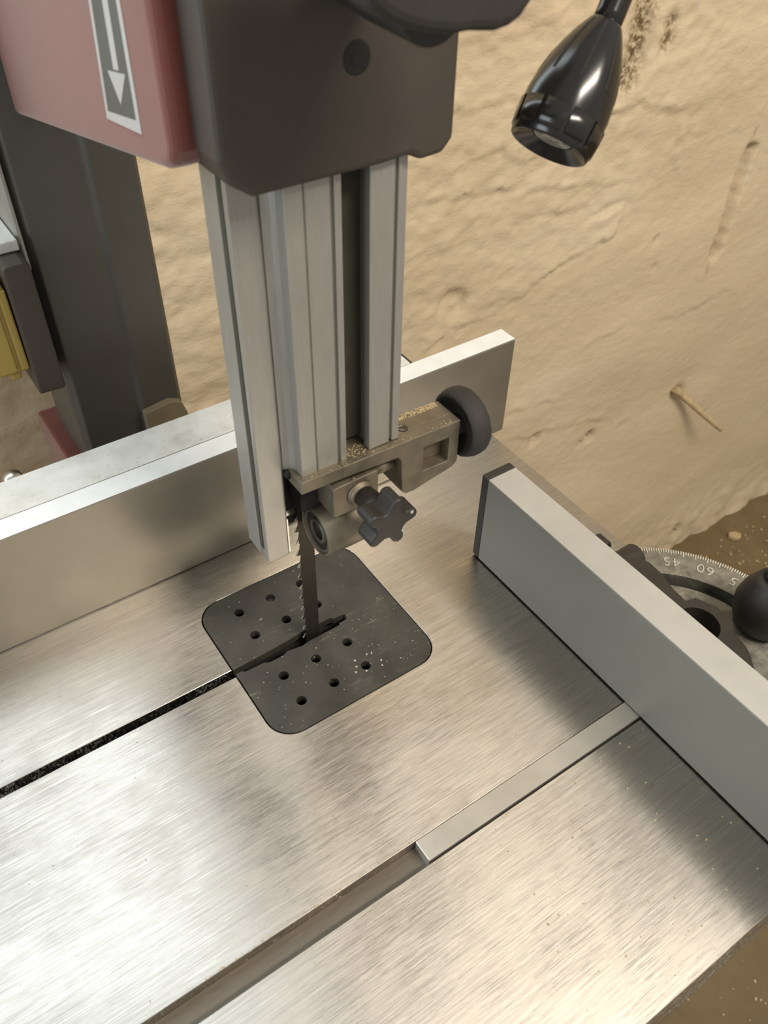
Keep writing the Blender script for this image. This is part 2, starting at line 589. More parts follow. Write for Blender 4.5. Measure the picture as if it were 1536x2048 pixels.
def build_wall():
    xs, zs = [], []
    x = -2000.0
    while x < 3000:
        xs.append(x)
        x += 5.0 if -10 < x < 1300 else (9.0 if -220 < x < 1560 else 90.0)
    z = FZ - 10
    while z < 1400:
        zs.append(z)
        z += 5.0 if -560 < z < 330 else (8.0 if z < 330 else 70.0)
    me = bpy.data.meshes.new('wall_back')
    verts, bare_shade = [], []
    for zz in zs:
        for xx in xs:
            h, b = wall_shape(xx, zz)
            verts.append((xx * S, (WY - h) * S, zz * S))
            bare_shade.append(b)
    nx, nz = len(xs), len(zs)
    faces = [(j * nx + i, j * nx + i + 1, (j + 1) * nx + i + 1, (j + 1) * nx + i) for j in range(nz - 1) for i in range(nx - 1)]
    # back and edges give the wall its thickness
    base = len(verts)
    for xx, zz in ((xs[0], zs[0]), (xs[-1], zs[0]), (xs[-1], zs[-1]), (xs[0], zs[-1])):
        verts.append((xx * S, (WY + 180) * S, zz * S))
        bare_shade.append(0)
    faces.append((base, base + 3, base + 2, base + 1))
    faces.append(tuple(range(nx - 1, -1, -1)) + (base, base + 1))
    faces.append(tuple((nz - 1) * nx + i for i in range(nx)) + (base + 2, base + 3))
    faces.append(tuple(j * nx for j in range(nz)) + (base + 3, base))
    faces.append(tuple(j * nx + nx - 1 for j in range(nz - 1, -1, -1)) + (base + 1, base + 2))
    me.from_pydata(verts, [], faces)
    for p in me.polygons:
        p.use_smooth = len(p.vertices) == 4
    at = me.attributes.new('bare_shade', 'FLOAT', 'POINT')
    at.data.foreach_set('value', bare_shade)
    me.materials.append(MAT['wall'])
    o = bpy.data.objects.new('wall_back', me)
    COL.objects.link(o)
    o['kind'] = 'structure'
    return o
build_wall()

wf = MB()
for a, b in (((-1830, 0, 440), (-1800, 1, 1600)), ((82, 0, 440), (110, 1, 1600)), ((-1800, 0, 440), (82, 1, 462)), ((-1800, 0, 1580), (82, 1, 1600))):
    wf.box((a[0], 390, a[2]), (b[0], 425, b[2]))
wf.build('window_1', 'alu_top', kind='structure', bevel=2)

rw = MB()
rw.box((3000, -2000, FZ - 10), (3120, WY + 180, 1400))
rw.build('wall_right', 'wall', kind='structure')

fl = MB()
fl.box((-2000, -2000, FZ - 60), (3000, WY + 40, FZ))
fl.build('floor', 'floor', kind='structure')

# ================================================================== BAND SAW
saw = thing('band_saw', 'red and charcoal band saw with a brushed steel table and a vertical guide post', 'band saw', (0, 120, FZ))

# ---- table: steel plate with saw kerf, insert opening and mitre slot
def build_table():
    X0, X1, YR, YL = -330.0, 256.3, -316.6, 208.0
    ring = rrect(-66.8, -66.8, 66.8, 66.8, 19.0)
    # keyhole outline: kerf slit enters from the operator's edge and opens into the insert cut-out
    ring_ccw = ring                                   # counter-clockwise
    # start just above the kerf on the left edge and go clockwise round the opening
    k0 = min(range(len(ring_ccw)), key=lambda i: (abs(ring_ccw[i][0] + 66.8) > 0.1, -ring_ccw[i][1] if ring_ccw[i][1] > 0 else 1e9))
    order = [ring_ccw[(k0 - i) % len(ring_ccw)] for i in range(len(ring_ccw))]
    outline = [(X0, -169.4), (X1, -169.4), (X1, YL), (X0, YL), (X0, 3.4), (-66.8, 3.4)] + order + [(-66.8, -3.4), (X0, -3.4)]
    m = MB()
    m.mesh(flat_shape([outline], 30))
    m.box((X0, YR, -30), (X1, -185.6, 0))
    m.box((X0, -185.6, -30), (X1, -169.4, -10))
    m.box((X0, YR + .1, -85), (X1, YR + 9, -29.9))      # skirts
    m.box((X1 - 9, YR + 9, -60), (X1 - .1, YL, -29.9))
    t = m.build('table', 'table', saw, bevel=0.35, seg=1, label='brushed steel saw table with long parallel scratches')
    f = MB()
    f.box((X0, -185.5, -9.98), (X1, -169.5, -9.3))
    f.build('slot_floor', 'slot_metal', t)
    r = MB()      # dark sheet under the insert, paints the shade seen through its holes
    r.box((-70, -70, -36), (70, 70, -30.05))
    r.build('insert_shade_floor', 'deep', t)
    b = MB()
    b.box((-212, -9, -34), (-150, 9, -30.05))
    b.box((-300, -9, -38), (-212, 9, -30.05))
    b.box((-150, -9, -40), (-70, 9, -30.05))
    b.build('alignment_bar', 'groove', t)
    tr = MB()
    tr.box((-110, 30, -120), (110, 110, -36.1))
    tr.prism([(-150, -60), (150, -60), (110, -125), (-110, -125)], -30, 30, 'y')
    tr.build('trunnion', 'cast_dark', t, bevel=2)
    return t
build_table()

# ---- lower body, stand (below the table)
m = MB()
m.box((-62, -180, -560), (58, 322, -126))
m.build('lower_housing', 'housing', saw, bevel=6)
m = MB()
m.prism([(-120, -560), (120, -560), (190, FZ), (-190, FZ)], -190, 330, 'y')
m.build('stand', 'column', saw, bevel=4)
m = MB()
dp = [(-210, -560), (320, -560), (346, -520), (346, 17), (340, 23), (222, 23), (216, -40), (60, -128), (-190, -128), (-210, -150)]
m.prism(dp, -90, -66, 'x')
m.build('lower_wheel_door', 'red', saw, bevel=3, seg=3)

# ---- column
m = MB()
m.prism([(-77, 243), (-72, 236), (-27, 232.5), (-24, 230), (6, 230), (10, 234), (10, 318), (-77, 318)], -126, 760, 'z')
m.build('column', 'column', saw, bevel=1.2, label='grey painted steel column behind the fence')
m = MB()
m.prism([(-81.5, 239), (-79.5, 237), (-77.2, 237), (-77.2, 316), (-81.5, 316)], 206, 420, 'z')
m.build('column_edge_strip', 'alu', saw, bevel=0.6, label='pale narrow strip along the column edge')

# ---- upper housing (charcoal) and red door
m = MB()
outl = [(-36, 351), (26, 351), (42, 352), (47, 348.5), (60, 349), (65.5, 355), (65.5, 700), (-50, 700), (-50, 368), (-46, 358)]
m.prism(outl, -40, 62, 'y')
m.box((-40, 60, 420), (9, 320, 760))
uh = m.build('upper_housing', 'housing', saw, bevel=5, seg=3, label='charcoal painted cover round the guide post')
m = MB()
m.lathe([(0, 6.6), (0.25, 6.2)], (13.5, -40.0, 396), (0, -1, 0), 28)
m.lathe([(0, 3.0), (0.5, 2.8)], (13.5, -40.0, 396), (0, -1, 0), 6, smooth=False)
m.build('hex_screw', 'deep', uh)
m = MB()
dpoly = [(-20, 700), (-20, 367), (-16, 360), (-8, 356.5), (280, 297), (345, 284), (372, 300), (390, 360), (390, 700)]
m.prism(dpoly, -60, -42, 'x')
door = m.build('wheel_door', 'red', saw, bevel=4.5, seg=4, label='dark red door of the upper wheel housing')
# arrow label: pale frame, dark field, pale arrow pointing down
m = MB()
def lab(pts, x0, x1):
    m.prism(pts, x0, x1, 'x')
def ly(z, left):            # label edges lean a little
    return (53.6 - 0.15 * (z - 358.7)) if left else (10.8 - 0.035 * (z - 365))
def quad(il, ir, zb):
    return [(ly(359, True) - il, 358.7 + zb), (ly(365, False) + ir, 365 + zb), (ly(520, False) + ir, 520), (ly(520, True) - il, 520)]
m.mat(0); lab(quad(0, 0, 0), -60.25, -60.0)
m.mat(1); lab(quad(4.2, 4.2, 4.6), -60.4, -60.1)
m.mat(0)
lab([(30.5, 385.2), (24.2, 386.3), (16, 480), (23, 480)], -60.55, -60.2)
lab([(29.6, 371.5), (17.4, 386.6), (38.5, 382.8)], -60.55, -60.2)
m.build('arrow_label', ['label_light', 'label_dark'], door, label='grey sticker with a pale arrow pointing down')
# dark lip of the lower edge behind the door corner
m = MB()
m.prism([(-41, 352), (-36, 349), (20, 349), (20, 358), (-41, 358)], -16, 40, 'y')
m.build('housing_lip', 'housing', uh, bevel=2)
# tension knob at the top, close to the lens
m = MB()
kn = [(-30, 438), (-26, 432), (-20, 428), (-13, 425), (-4, 422.5), (5, 421), (12, 421), (17, 420.2), (22, 419.6), (28, 420.4), (33, 422.6), (37, 427), (41, 436), (42, 448), (38, 462), (24, 472), (10, 484), (-12, 486), (-32, 474), (-36, 456)]
m.prism(kn, -112, -92, 'y')
adj = m.build('tension_knob', 'rubber', saw, bevel=4, seg=3, label='black lobed knob at the top edge of the picture')
m = MB()
m.lathe([(0, 15), (30, 14), (52, 12)], (11, -92, 427), (0, 1, 0), 32)
m.build('knob_shaft', 'black', adj, bevel=1)

# ---- guide post (aluminium extrusion) and blade guard
m = MB()
post = [(-19.7, -33.6), (-10.3, -33.6), (-10.1, -32.4), (-9.5, -32.4), (-9.3, -33.4), (3.5, -33.4), (4.2, -31.4), (5.4, -31.4), (5.6, -33.6), (9.3, -33.6),
        (9.3, -27.9), (7.2, -27.9), (7.2, -16.6), (26.5, -16.6), (26.5, -27.9), (24.4, -27.9), (24.4, -33.6), (38.0, -33.6), (38.4, -31.4), (39.7, -31.4), (40.1, -33.6), (44.9, -33.6),
        (44.9, 3.2), (-25.2, 3.2), (-25.2, -21.8), (-24.1, -22.1), (-22.8, -22.7), (-21.6, -23.6), (-20.7, -25.0), (-20.0, -26.5), (-19.7, -28.1)]
m.prism(post, 186.7, 434)
gp = m.build('guide_post', 'alu', saw, bevel=0.35, seg=1, label='extruded aluminium guide post with a dark slot')
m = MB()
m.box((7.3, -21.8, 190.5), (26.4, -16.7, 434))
m.build('slot_shade_strip', 'groove', gp)  # dark strip paints the shade at the back of the post slot
m = MB()
guard = [(-40.5, -22.2), (-26.5, -22.2), (-25.3, -21.2), (-25.3, 3.2), (-40.5, 3.2), (-40.5, -12.3), (-39.0, -12.8), (-39.0, -17.5), (-40.5, -18.0)]
m.prism(guard, 119.7, 434)
bg = m.build('blade_guard', 'alu', saw, bevel=0.5, seg=2, label='aluminium blade guard hanging lower than the guide post')
m = MB()
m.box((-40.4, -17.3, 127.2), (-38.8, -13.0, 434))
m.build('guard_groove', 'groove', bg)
m = MB()
m.box((-26.3, -22.6, 121.6), (-25.4, -22.1, 149))
m.build('guard_edge_glint', 'steel', bg)  # thin bright strip paints the highlight on the guard's right edge
m = MB()
m.lathe([(0, 2.6), (3, 2.6)], (-23.6, -22.6, 184.5), (0.2, -1, 0), 14)
m.build('guard_gap_shade', 'deep', bg)  # dark disc paints the small shaded gap beside the bracket

# ---- blade with hooked teeth
def build_blade():
    pitch = 11.0
    z0, z1 = -44.0, 350.0
    m = MB()
    pts = []
    z = z0
    pts.append((3.0, z0))
    pts.append((3.0, z1))
    zz = z1
    while zz - pitch > z0:
        pts.append((-7.2, zz))
        pts.append((-8.0, zz - pitch * 0.45))
        pts.append((-10.2, zz - pitch * 0.80))
        pts.append((-7.4, zz - pitch * 0.84))
        zz -= pitch
    pts.append((-7.2, z0))
    m.prism(pts, -0.45, 0.45, 'y')
    b = m.build('saw_blade', 'blade', saw, label='dark toothed band saw blade running down into the insert')
    t = MB()      # ground, set tooth tips
    zz = z1
    k = 0
    while zz - pitch > z0:
        s_ = 0.35 if k % 2 else -0.35
        t.prism([(-8.2, zz - pitch * 0.50), (-10.5, zz - pitch * 0.81), (-8.8, zz - pitch * 0.80)], -0.55 + s_, 0.55 + s_, 'y')
        zz -= pitch
        k += 1
    t.build('tooth_tips', 'tooth', b, kind='stuff')
build_blade()

# ---- guide bracket
m = MB()
m.prism([(-22.8, 187.6), (3.9, 187.0), (3.9, 178.5), (-23.3, 179.3)], -38.3, -23.2, 'y')
arm = [(3.8, 187.0), (87.3, 184.8), (87.5, 152.7), (84.5, 149.6), (54.8, 143.9), (48.2, 144.1), (45.7, 146.6), (44.4, 172.1), (42.1, 175.9), (3.8, 178.5)]
win = [(60.5, 175.2), (80.1, 174.4), (79.8, 155.7), (60.8, 156.8)]
fm = flat_shape([arm, win], 8.5)
# flat_shape lies in xy from z=0 down: stand it up as the front of the arm
T = Matrix(((1, 0, 0, 0), (0, 0, -1, -0.0383), (0, 1, 0, 0), (0, 0, 0, 1)))
m.mesh(fm, T)
m.prism(arm, -29.81, -15.2, 'y')
br = m.build('guide_bracket', 'cast', saw, bevel=1.2, seg=2, label='grey cast bracket under the guide post with a square window')
m = MB()
hc = (52.5, -26.5, 185.72)
m.lathe([(0, 3.5), (0.2, 3.4)], hc, (0.026, 0, 1), 24)
m.mat(1)
for k in range(3):
    q = (hc[0] - .5 * k, hc[1] + .3 * k, hc[2] + .12)
    m.lathe([(0, 3.0 - k * .7), (0.3, 2.8 - k * .7), (0.3, 2.5 - k * .7), (0, 2.4 - k * .7)], q, (0.026, 0, 1), 20)
m.build('threaded_hole', ['deep', 'cast'], br)
# thumb wheel on the far end
m = MB()
tw = (86.9, -29.3, 173.7)
prof = [(0, 6.6), (7.5, 6.4), (8.6, 8), (8.2, 12), (5.0, 17.0), (2.6, 18.6), (2.4, 20.2), (4.0, 21.6), (8, 22.6), (13, 22.6), (16, 21.0), (17.5, 16), (17.5, 4)]
m.lathe(prof, tw, (1, 0, 0), 18)
m.build('thumb_wheel', 'rubber', br, bevel=0.3, label='round black thumb wheel on the bracket end')
# clamp block under the bracket
m = MB()
m.prism([(-1.2, 147.1), (-1.2, 168.3), (0.1, 169.7), (29.3, 170.6), (29.9, 169.7), (29.9, 147.1)], -35.4, -15.6, 'y')
m.prism([(4, 168), (26, 168), (26, 180), (4, 180)], -29, -18, 'y')
m.lathe([(0, 8.8), (1.4, 8.8), (2.0, 7.8), (3.6, 7.2)], (16.6, -35.4, 158.9), (0, -1, 0), 32)
m.lathe([(0, 1.6), (1.2, 1.2)], (13.5, -33.5, 170.0), (0, 0, 1), 12)
cb = m.build('clamp_block', 'cast', br, bevel=1.1, seg=2)
m = MB()
m.lathe([(0, 4.6), (16, 4.6)], (29.3, -27.9, 160.3 + 5), (1, 0, 0), 20)
m.build('guide_rod', 'cast', br)
m = MB()
m.box((-13, -16.5, 142), (6, -1.2, 178))
m.box((-22, 1.2, 118), (2, 14, 172))
m.build('side_guide_block', 'deep', br, bevel=1)  # guide blocks in recess tone, shaded gap by the blade painted dark
m = MB()
m.lathe([(0, 7.5), (1, 8.2), (10, 8.2), (11, 7.5)], (-19, 9.0, 128), (1, 0, 0), 28)
m.build('side_roller', 'steel', br, bevel=0.3)
# guide roller running against the blade, with its bearing face towards the operator
rc = (-5.4, -18.0, 123.5)
m = MB()
m.lathe([(8.5, 15.0), (0.6, 15.2), (0, 15.8), (0.5, 17.4), (37, 17.4), (38, 16.6)], rc, (1, 0, 0), 56, cap=True)
bh = m.build('guide_roller', 'cast', saw, label='round cast guide roller beside the blade')
m = MB()
c = (rc[0] + .3, rc[1], rc[2])
m.lathe([(7, 14.9), (0.6, 14.7), (0.3, 13.9), (0.6, 13.1), (2.2, 12.9)], c, (1, 0, 0), 48, cap=False)
m.mat(1)
m.lathe([(2.2, 12.9), (2.0, 11.2), (2.4, 8.9)], c, (1, 0, 0), 48, cap=False)
m.mat(0)
m.lathe([(2.4, 8.9), (0.9, 8.5), (0.8, 6.9), (2.0, 6.4)], c, (1, 0, 0), 40, cap=False)
m.mat(1)
m.lathe([(2.0, 6.4), (3.5, 6.2), (5, 1)], c, (1, 0, 0), 40, cap=False)
m.build('roller_bearing', ['bearing', 'blade'], bh, label='steel bearing with concentric rings')
# star knob
def star(cx, cz, R, r, a0):
    out = []
    for k in range(5):
        a = math.radians(a0 + 72 * k)
        for da, rr in ((-13, R * .90), (-7, R * 1.0), (0, R * 1.01), (7, R * 1.0), (13, R * .90), (25, r * 1.05), (36, r), (47, r * 1.05)):
            t = a + math.radians(da)
            out.append((cx + rr * math.cos(t), cz + rr * math.sin(t)))
    return out
m = MB()
m.prism(star(18.0, 158.0, 17.6, 10.4, 2), -67.5, -53.0, 'y')
sk = m.build('star_knob', 'black', saw, bevel=1.5, seg=3, label='black five-lobed star knob on the guide clamp')
m = MB()
m.lathe([(0, 6.8), (9, 7.6), (16, 9.0)], (17.4, -38.5, 158.7), (0.04, -1, 0), 28)
m.build('knob_neck', 'black', sk)
m = MB()
m.lathe([(0, 1.2), (0.5, 0.8)], (25.5, -67.5, 149.5), (0, -1, 0), 10)
m.lathe([(0, 1.3), (0.4, 0.9)], (31.5, -67.5, 161.0), (0, -1, 0), 10)
m.build('knob_pip', 'label_light', sk)

# ---- switch box on the column with yellow cover
m = MB()
m.prism([(-101, 123), (-81.7, 122.5), (-81.7, 222), (-86, 224), (-97.5, 224), (-100, 222)], 214, 300, 'y')
sb = m.build('switch_box', 'housing', saw, bevel=1.5, label='dark grey switch box beside the column')
m = MB()
m.prism([(-101.3, 141), (-101.3, 205), (-104, 214), (-124, 216), (-128, 210), (-128, 141)], 222, 292, 'y')
m.box((-114.5, 224, 134.5), (-107.5, 240, 141))
m.box((-107, 219.5, 143), (-101.3, 222.5, 206))
m.box((-127, 219.5, 143), (-109.5, 222.5, 211))
m.build('switch_cover', 'yellow', sb, bevel=1.2, label='yellow plastic switch cover')
m = MB()
m.prism([(-102, 224.2), (-82, 224.2), (-82, 232), (-95, 232)], 232, 300, 'y')
m.build('box_lid', 'dusty_top', sb, bevel=1)  # pale dusty slab, also paints the light on the box top
m = MB()
m.prism([(-26.5, 40), (-26.5, 69), (-3, 72), (6, 68), (9.5, 56), (9.5, 40)], 222, 229.5, 'y')
m.build('brown_tab', 'brown', saw, bevel=0.8, label='brownish tab at the foot of the column')

# ================================================================== TABLE INSERT
def build_insert():
    ins = thing('table_insert', 'square black table insert with round holes set flush around the saw blade', 'table insert', (0, 0, -6))
    ring = rrect(-66, -66, 66, 66, 18.2)
    slot = [(-66, 3.0), (-45, 3.4), (-20, 4.4), (-8, 5.6), (16, 5.2), (18, 3.2), (26.6, 2.9), (26.6, -2.5), (18.6, -2.7), (18, -4.2),
            (-8, -4.6), (-14.5, -5.6), (-26, -3.8), (-30, -5.4), (-41, -5.4), (-45, -3.4), (-60, -2.9), (-61, -1.2), (-66, -1.2)]
    k0 = min(range(len(ring)), key=lambda i: (abs(ring[i][0] + 66) > 0.1, -ring[i][1] if ring[i][1] > 0 else 1e9))
    order = [ring[(k0 - i) % len(ring)] for i in range(len(ring))]   # clockwise from the left edge over the top
    outline = slot + list(reversed(order))
    holes = [circle(x, y, 3.7, 22) for x in (-38.4, -12, 14.5) for y in (47, 22, -20.8, -45.4)]
    m = MB()
    m.mesh(flat_shape([outline] + holes, 6))
    m.build('insert_plate', 'plastic_insert', ins, bevel=0.25, seg=1)
    p = MB()
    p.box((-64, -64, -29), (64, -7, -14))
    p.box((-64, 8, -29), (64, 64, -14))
    p.build('hole_shade_backing', 'deep', ins)  # dark backing added below the plate, paints shade behind the holes
    s = MB()
    s.lathe([(0, 3.6), (8, 3.6), (8.6, 3.0)], (-12, 47, -12), (0, 0, 1), 20)
    s.lathe([(0, 1.8), (9.2, 1.6)], (-12, 47, -12), (0, 0, 1), 6, smooth=False)
    s.build('levelling_screw', 'black', ins)
build_insert()

# ================================================================== RIP FENCE
fence = thing('rip_fence', 'long aluminium rip fence standing along the table behind the guide post', 'fence', (0, 135, 0))
m = MB()
m.box((-330, 107.4, 0.6), (269, 126.6, 99.8))
m.build('fence_plate', 'alu_plate', fence, bevel=1.0, label='satin aluminium face plate, longer than its carrier')
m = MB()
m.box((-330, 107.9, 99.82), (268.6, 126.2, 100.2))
m.build('plate_top', 'alu_top', fence, bevel=0.15, seg=1)  # thin pale strip paints the light on the fence top
m = MB()
m.box((-330, 126.8, 0.6), (172, 164, 99.6))
cr = m.build('fence_carrier', 'alu_plate', fence, bevel=1.2)
m = MB()
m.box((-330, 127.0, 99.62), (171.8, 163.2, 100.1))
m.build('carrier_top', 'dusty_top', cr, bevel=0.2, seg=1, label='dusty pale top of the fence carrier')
m = MB()
m.box((172.05, 127.2, 1), (174, 163.6, 99.8))
m.build('end_cap', 'black', cr, bevel=0.3)
m = MB()
m.lathe([(0, 7), (3, 7), (5, 6), (6.5, 3.5), (7, 0.4)], (-143, 171.5, 92), (0, 0, 1), 24)
m.lathe([(0, 4), (10, 4)], (-143, 164, 90), (0, 1, 0), 16)
m.build('dome_nut', 'steel', fence, label='small domed nut behind the fence')

# ================================================================== MITRE GAUGE
mg = thing('mitre_gauge', 'mitre gauge with an aluminium fence plate and cast protractor riding in the table slot', 'mitre gauge', (180, -177, 0))
m = MB()
m.box((-31.6, -184.0, -9.2), (300, -170.0, 0.6))
m.build('guide_bar', 'bar', mg, bevel=0.35, seg=1, label='flat steel guide bar lying in the table slot')
m = MB()
m.box((145.8, -372, 1.6), (171.8, -9.0, 84.9))
fp = m.build('gauge_fence', 'gauge_alu', mg, bevel=0.5, seg=2, label='aluminium fence plate of the mitre gauge')
m = MB()
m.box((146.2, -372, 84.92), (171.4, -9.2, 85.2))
m.build('gauge_fence_top', 'gauge_top', fp)  # thin pale strip paints the light on the gauge top
m = MB()
m.box((145.6, -8.95, 1.6), (172.0, -1.8, 85.4))
m.build('end_cap', 'black', mg, bevel=1.2, label='black plastic end cap on the gauge fence')

PC = (184.0, -177.0)     # protractor centre
def PA(a, r, z=None):
    t = math.radians(a)
    p = (PC[0] + r * math.sin(t), PC[1] + r * math.cos(t))
    return p if z is None else (p[0], p[1], z)
def sector(r0, r1, a0, a1, n=60):
    return [PA(a0 + (a1 - a0) * i / n, r1) for i in range(n + 1)] + [PA(a1 - (a1 - a0) * i / n, r0) for i in range(n + 1)]
m = MB()
m.prism(sector(83, 108.5, 2, 178), 13, 24.6)
pr = m.build('protractor', 'cast_grey', mg, bevel=0.5, seg=1, label='grey cast protractor with raised degree marks and numerals', sharp=50)
m = MB()
m.prism(sector(26, 71.5, 2, 178), 13, 24.6)
m.prism(sector(71, 84, 2, 8), 13, 24.6)
m.prism(sector(71, 84, 172, 178), 13, 24.6)
m.build('inner_casting', 'cast_grey', mg, bevel=0.8, seg=1, sharp=50)
m = MB()
m.prism(sector(20, 107, 2, 178), 4, 12.9)
m.prism(sector(76, 79.5, 10, 170), 12.9, 18)
m.build('slot_bottom', 'deep', mg)
m = MB()         # degree marks
for a in range(8, 173):
    L = 5.4 if a % 5 == 0 else 3.4
    t = math.radians(a)
    w = 0.028 if a % 5 == 0 else 0.022
    e = [PA(a - math.degrees(0.40 / 108), 108.3), PA(a + math.degrees(0.40 / 108), 108.3), PA(a + math.degrees(0.40 / 108), 108.3 - L), PA(a - math.degrees(0.40 / 108), 108.3 - L)]
    m.prism(e, 24.5, 25.1)
m.build('degree_marks', 'scale_mark', pr, kind='stuff')
def numeral(txt, a):
    cu = bpy.data.curves.new('tmp', 'FONT')
    cu.body = txt
    cu.size = 12.6 * S
    cu.extrude = 0.35 * S
    cu.offset = -0.00016
    cu.align_x = 'CENTER'
    cu.align_y = 'CENTER'
    cu.space_character = 1.12
    ob = bpy.data.objects.new('tmp', cu)
    COL.objects.link(ob)
    dg = bpy.context.evaluated_depsgraph_get()
    me = bpy.data.meshes.new_from_object(ob.evaluated_get(dg))
    bpy.data.objects.remove(ob)
    bpy.data.curves.remove(cu)
    t = math.radians(a)
    rad = Vector((math.sin(t), math.cos(t), 0))
    up = -rad
    rt = up.cross(Vector((0, 0, 1)))
    M4 = Matrix((rt, up, Vector((0, 0, 1)))).transposed().to_4x4()
    M4.translation = Vector(PA(a, 95.6, 24.8)) * S
    k = MB()
    k.mesh(me, M4)
    k.build('numeral', 'scale_mark', pr)
for txt, a in (('15', 15), ('30', 30), ('45', 45), ('60', 60), ('75', 75), ('90', 90), ('75', 105), ('60', 120), ('45', 135)):
    numeral(txt, a)
# dark casting behind the fence plate: web, lugs, boss with round recess
m = MB()
web = [(172.2, -62), (186, -62), (199, -92), (216, -101), (220, -110), (219, -124), (215, -138), (214, -150), (222, -152), (228, -166), (227, -180), (220, -188), (217, -200), (213, -207), (200, -222), (190, -292), (172.2, -292)]
hole = circle(204.5, -169, 15.2, 32)
m.mesh(flat_shape([web, hole], 22), Matrix.Translation((0, 0, 0.044)))
m.prism([(172.2, -300), (178, -300), (178, -52), (172.2, -52)], 6, 62)
hd = m.build('casting_web', 'cast_dark', mg, bevel=1.6, seg=2)
m = MB()
m.lathe([(0, 15.1), (1, 15.0)], (204.5, -169, 23.5), (0, 0, 1), 32)
m.build('boss_recess', 'deep', hd)
def lug(y0, y1, x1, z1):
    k = MB()
    k.prism([(176, 24.7), (x1, 24.7), (x1 + .5, z1 - 5), (x1 - 3, z1), (176, z1 + 1)], y0, y1, 'y')
    k.build('clamp_lug', 'cast_dark', mg, bevel=2.0, seg=3)
def clamp_boss(y, x1, z):
    k = MB()
    k.lathe([(0, 8.6), (1, 9.6), (x1 - 196, 10.2), (x1 - 194.5, 9.4)], (194, y, z), (1, 0, 0), 32)
    k.prism([(y - 10, 24.7), (y + 10, 24.7), (y + 9.6, z), (y - 9.6, z)], 194.5, x1 - .5, 'x')
    h = k.build('clamp_boss', 'cast_dark', mg, bevel=0.8)
    k = MB()
    k.lathe([(0, 6.0), (0.4, 5.8)], (194, y, z), (-1, 0, 0), 24)
    k.build('boss_hole', 'deep', h)
lug(-78.5, -66, 216, 42)
clamp_boss(-94, 227, 33)
clamp_boss(-236, 227, 33)
# locking handle
m = MB()
m.lathe([(0, 15), (4, 19), (14, 22.5), (24, 22.8), (34, 20), (42, 15), (45, 13), (45, 10), (38, 9.5)], (257, -186, 24.8), (0.05, 0.05, 1), 40)
lh = m.build('locking_handle', 'black', mg, label='black tapered locking handle on the protractor slot')
m = MB()
m.lathe([(0, 9.4), (40, 9.4)], (257, -186, 22), (0.05, 0.05, 1), 24)
z = 62.0
prof = [(40, 6)]
for i in range(11):
    prof += [(40 + i * 2.4, 6.2), (41.2 + i * 2.4, 5.2)]
m.lathe(prof, (257, -186, 22), (0.05, 0.05, 1), 24)
m.build('threaded_stud', 'cast_dark', lh)

# ================================================================== WORK LAMP
def build_lamp():
    n = Vector((-0.6153, -0.1796, -0.7676)).normalized()
    c = Vector((110.4, -54.5, 346.3))
    lamp = thing('work_lamp', 'glossy black cone-shaped work lamp hanging on a black gooseneck beside the wall', 'lamp', tuple(c))
    ax = -n
    prof_out = [(0.0, 18.6), (0.6, 19.4), (4, 20.1), (12, 20.6), (20, 20.6), (28, 19.6), (37, 17.4), (45, 14.6), (52, 11.4), (57, 8.8), (58.6, 7.8), (59, 7.0)]
    m = MB()
    m.lathe([(4.4, 10.4), (1.6, 16.2), (0.3, 17.9)] + prof_out, c, ax, 64, cap=False)
    head = m.build('lamp_head', 'gloss_black', lamp)
    u = ax.cross(Vector((0, 0, 1))).normalized()
    w = ax.cross(u)
    def at(t, a, r):
        return c + ax * t + (u * math.cos(a) + w * math.sin(a)) * r
    # raised pads round the mouth
    pads = MB()
    for k in range(10):
        a0 = math.radians(-125 + 36 * k)
        pads.lathe([(3.2, 19.6), (3.4, 20.5), (8, 21.0), (15.0, 21.3), (15.3, 20.2)], c, ax, 10, a0=a0, a1=a0 + math.radians(30), u=u)
    pads.build('grip_pads', 'gloss_black', head)
    sl = MB()    # dark strips painting the shade in the cooling slits
    for k in range(9):
        a = math.radians(-104 + 40 * k)
        rr = [(28, 19.55), (32, 18.7), (37, 17.4), (45, 14.55), (52, 11.35), (56.5, 8.95)]
        ring = []
        for t, r in rr:
            da = 0.75 / r
            p = [at(t, a - da, r - .6), at(t, a - da, r + .16), at(t, a + da, r + .16), at(t, a + da, r - .6)]
            ring.append([sl.bm.verts.new(q * S) for q in p])
        for j in range(5):
            for i in range(4):
                sl.bm.faces.new((ring[j][i], ring[j][(i + 1) % 4], ring[j + 1][(i + 1) % 4], ring[j + 1][i]))
        sl.bm.faces.new(ring[0]); sl.bm.faces.new(ring[-1])
    sl.build('cooling_slits', 'deep', head)
    le = MB()
    le.lathe([(4.6, 10.4), (4.0, 8.4), (4.5, 8.0), (4.2, 5.6), (4.7, 5.2), (4.3, 3.0), (3.9, 2.0), (4.0, 0.2)], c, ax, 40)
    le.build('lamp_lens', 'lens', lamp, label='small round lens sunk in the lamp mouth')
    # gooseneck: leaves the head along its axis, arcs up and back to the saw body
    j = c + ax * 56
    pts = []
    p0, p1, p2, p3 = j, j + ax * 90, Vector((215, 10, 640)), Vector((66, 60, 650))
    for i in range(41):
        t = i / 40
        pts.append(p0 * (1 - t) ** 3 + p1 * 3 * t * (1 - t) ** 2 + p2 * 3 * t * t * (1 - t) + p3 * t ** 3)
    g = MB()
    g.tube(pts, 6.9, 24)
    g.build('gooseneck', 'gloss_black', lamp)
build_lamp()

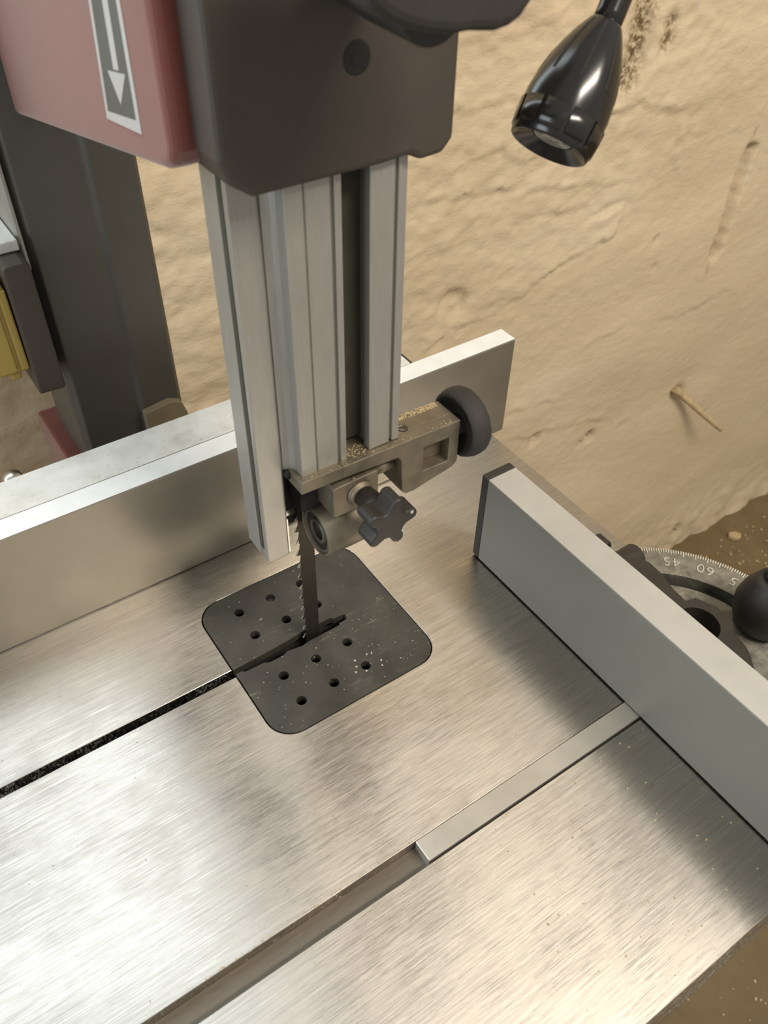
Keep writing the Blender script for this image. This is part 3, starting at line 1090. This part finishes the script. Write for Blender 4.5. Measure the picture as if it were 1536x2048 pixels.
# ================================================================== SMALL THINGS
m = MB()
m.lathe([(-12, 7.0), (0, 7.2), (30, 6.6), (118, 5.6), (152, 4.2), (155, 2.5)], (1020, WY - 4, -442), (1126 - 1020, -56, -546 + 442), 12)
nail = m.build('nail', 'rust')
nail['label'] = 'thick nail painted over with plaster colour sticking out of the wall'
nail['category'] = 'nail'

st = MB()
st.prism([(1312, 351), (1322, 359), (1336, 352), (1343, 338), (1333, 331), (1318, 337)], FZ, FZ + 12, 'z')
so = st.build('stone_chip', 'stone', bevel=3, seg=2)
so['label'] = 'pale stone chip on the dark floor near the foot of the wall'
so['category'] = 'stone'

def crumbs(name, spots, label, cat):
    b = MB()
    for x, y, z, r in spots:
        a = random.random() * 6.28
        pts = [(x + r * math.cos(a + k * 1.57 + random.uniform(-.4, .4)) * random.uniform(.6, 1.2), y + r * math.sin(a + k * 1.57) * random.uniform(.6, 1.2)) for k in range(4)]
        try:
            b.prism(pts, z, z + r * random.uniform(.5, 1.0))
        except ValueError:
            pass
    o = b.build(name, 'label_light' if 'insert' in label else ('sawdust' if cat == 'sawdust' else 'stone'), kind='stuff')
    o['label'] = label
    o['category'] = cat
    return o
g = random.gauss
sp = []
for _ in range(420):                      # heap along the back of the bracket and in the post slot
    x = random.uniform(45, 84)
    sp.append((x, random.uniform(-20, -15.6), 186.9 - (x - 3.8) * 0.0263 - 0.2, random.uniform(.3, .9)))
for _ in range(70):
    sp.append((random.uniform(8, 25), random.uniform(-34.5, -24), 186.6, random.uniform(.3, .65)))
for _ in range(60):
    x = random.uniform(-16, 84)
    sp.append((x, random.uniform(-37, -34), 187.0 - max(0, x - 3.8) * 0.0263 - (.05 if x > 3.8 else -.2), random.uniform(.2, .45)))
crumbs('sawdust', sp, 'sawdust crumbs heaped on the cast guide bracket at the post foot', 'sawdust')
sp = []
for _ in range(60):
    sp.append((random.uniform(-60, 62), random.uniform(-62, -10), 0.02, random.uniform(.15, .45)))
for x, y in ((8, -43), (10, -38), (20, -38), (12, -50), (24, -52), (26, -48), (5, -47)):
    sp.append((x, y, 0.02, 0.9))
crumbs('sawdust', sp, 'fine pale sawdust specks scattered on the black table insert', 'sawdust')
sp = []
for _ in range(90):
    sp.append((random.uniform(-10, 235), random.uniform(-310, -190), 0.02, random.uniform(.25, .8)))
for _ in range(60):
    x = random.uniform(-170, -32)
    sp.append((x, -168.9 + random.random() * .8, 0.02, random.uniform(.2, .6)))
sp = [s_ for s_ in sp if not (s_[0] > 143 and s_[0] < 300)]
crumbs('sawdust', sp, 'pale grit sprinkled on the steel table beside the mitre slot', 'sawdust')
sp = []
for _ in range(120):
    sp.append((random.uniform(1150, 1500), random.uniform(150, 360), FZ + .2, random.uniform(1.2, 4)))
for _ in range(50):
    sp.append((random.uniform(380, 640), random.uniform(-420, -240), FZ + .2, random.uniform(.8, 2.6)))
crumbs('plaster_crumbs', sp, 'tiny pale plaster crumbs littering the concrete floor', 'debris')

for o in bpy.data.objects:
    if '_o' in o:
        del o['_o']
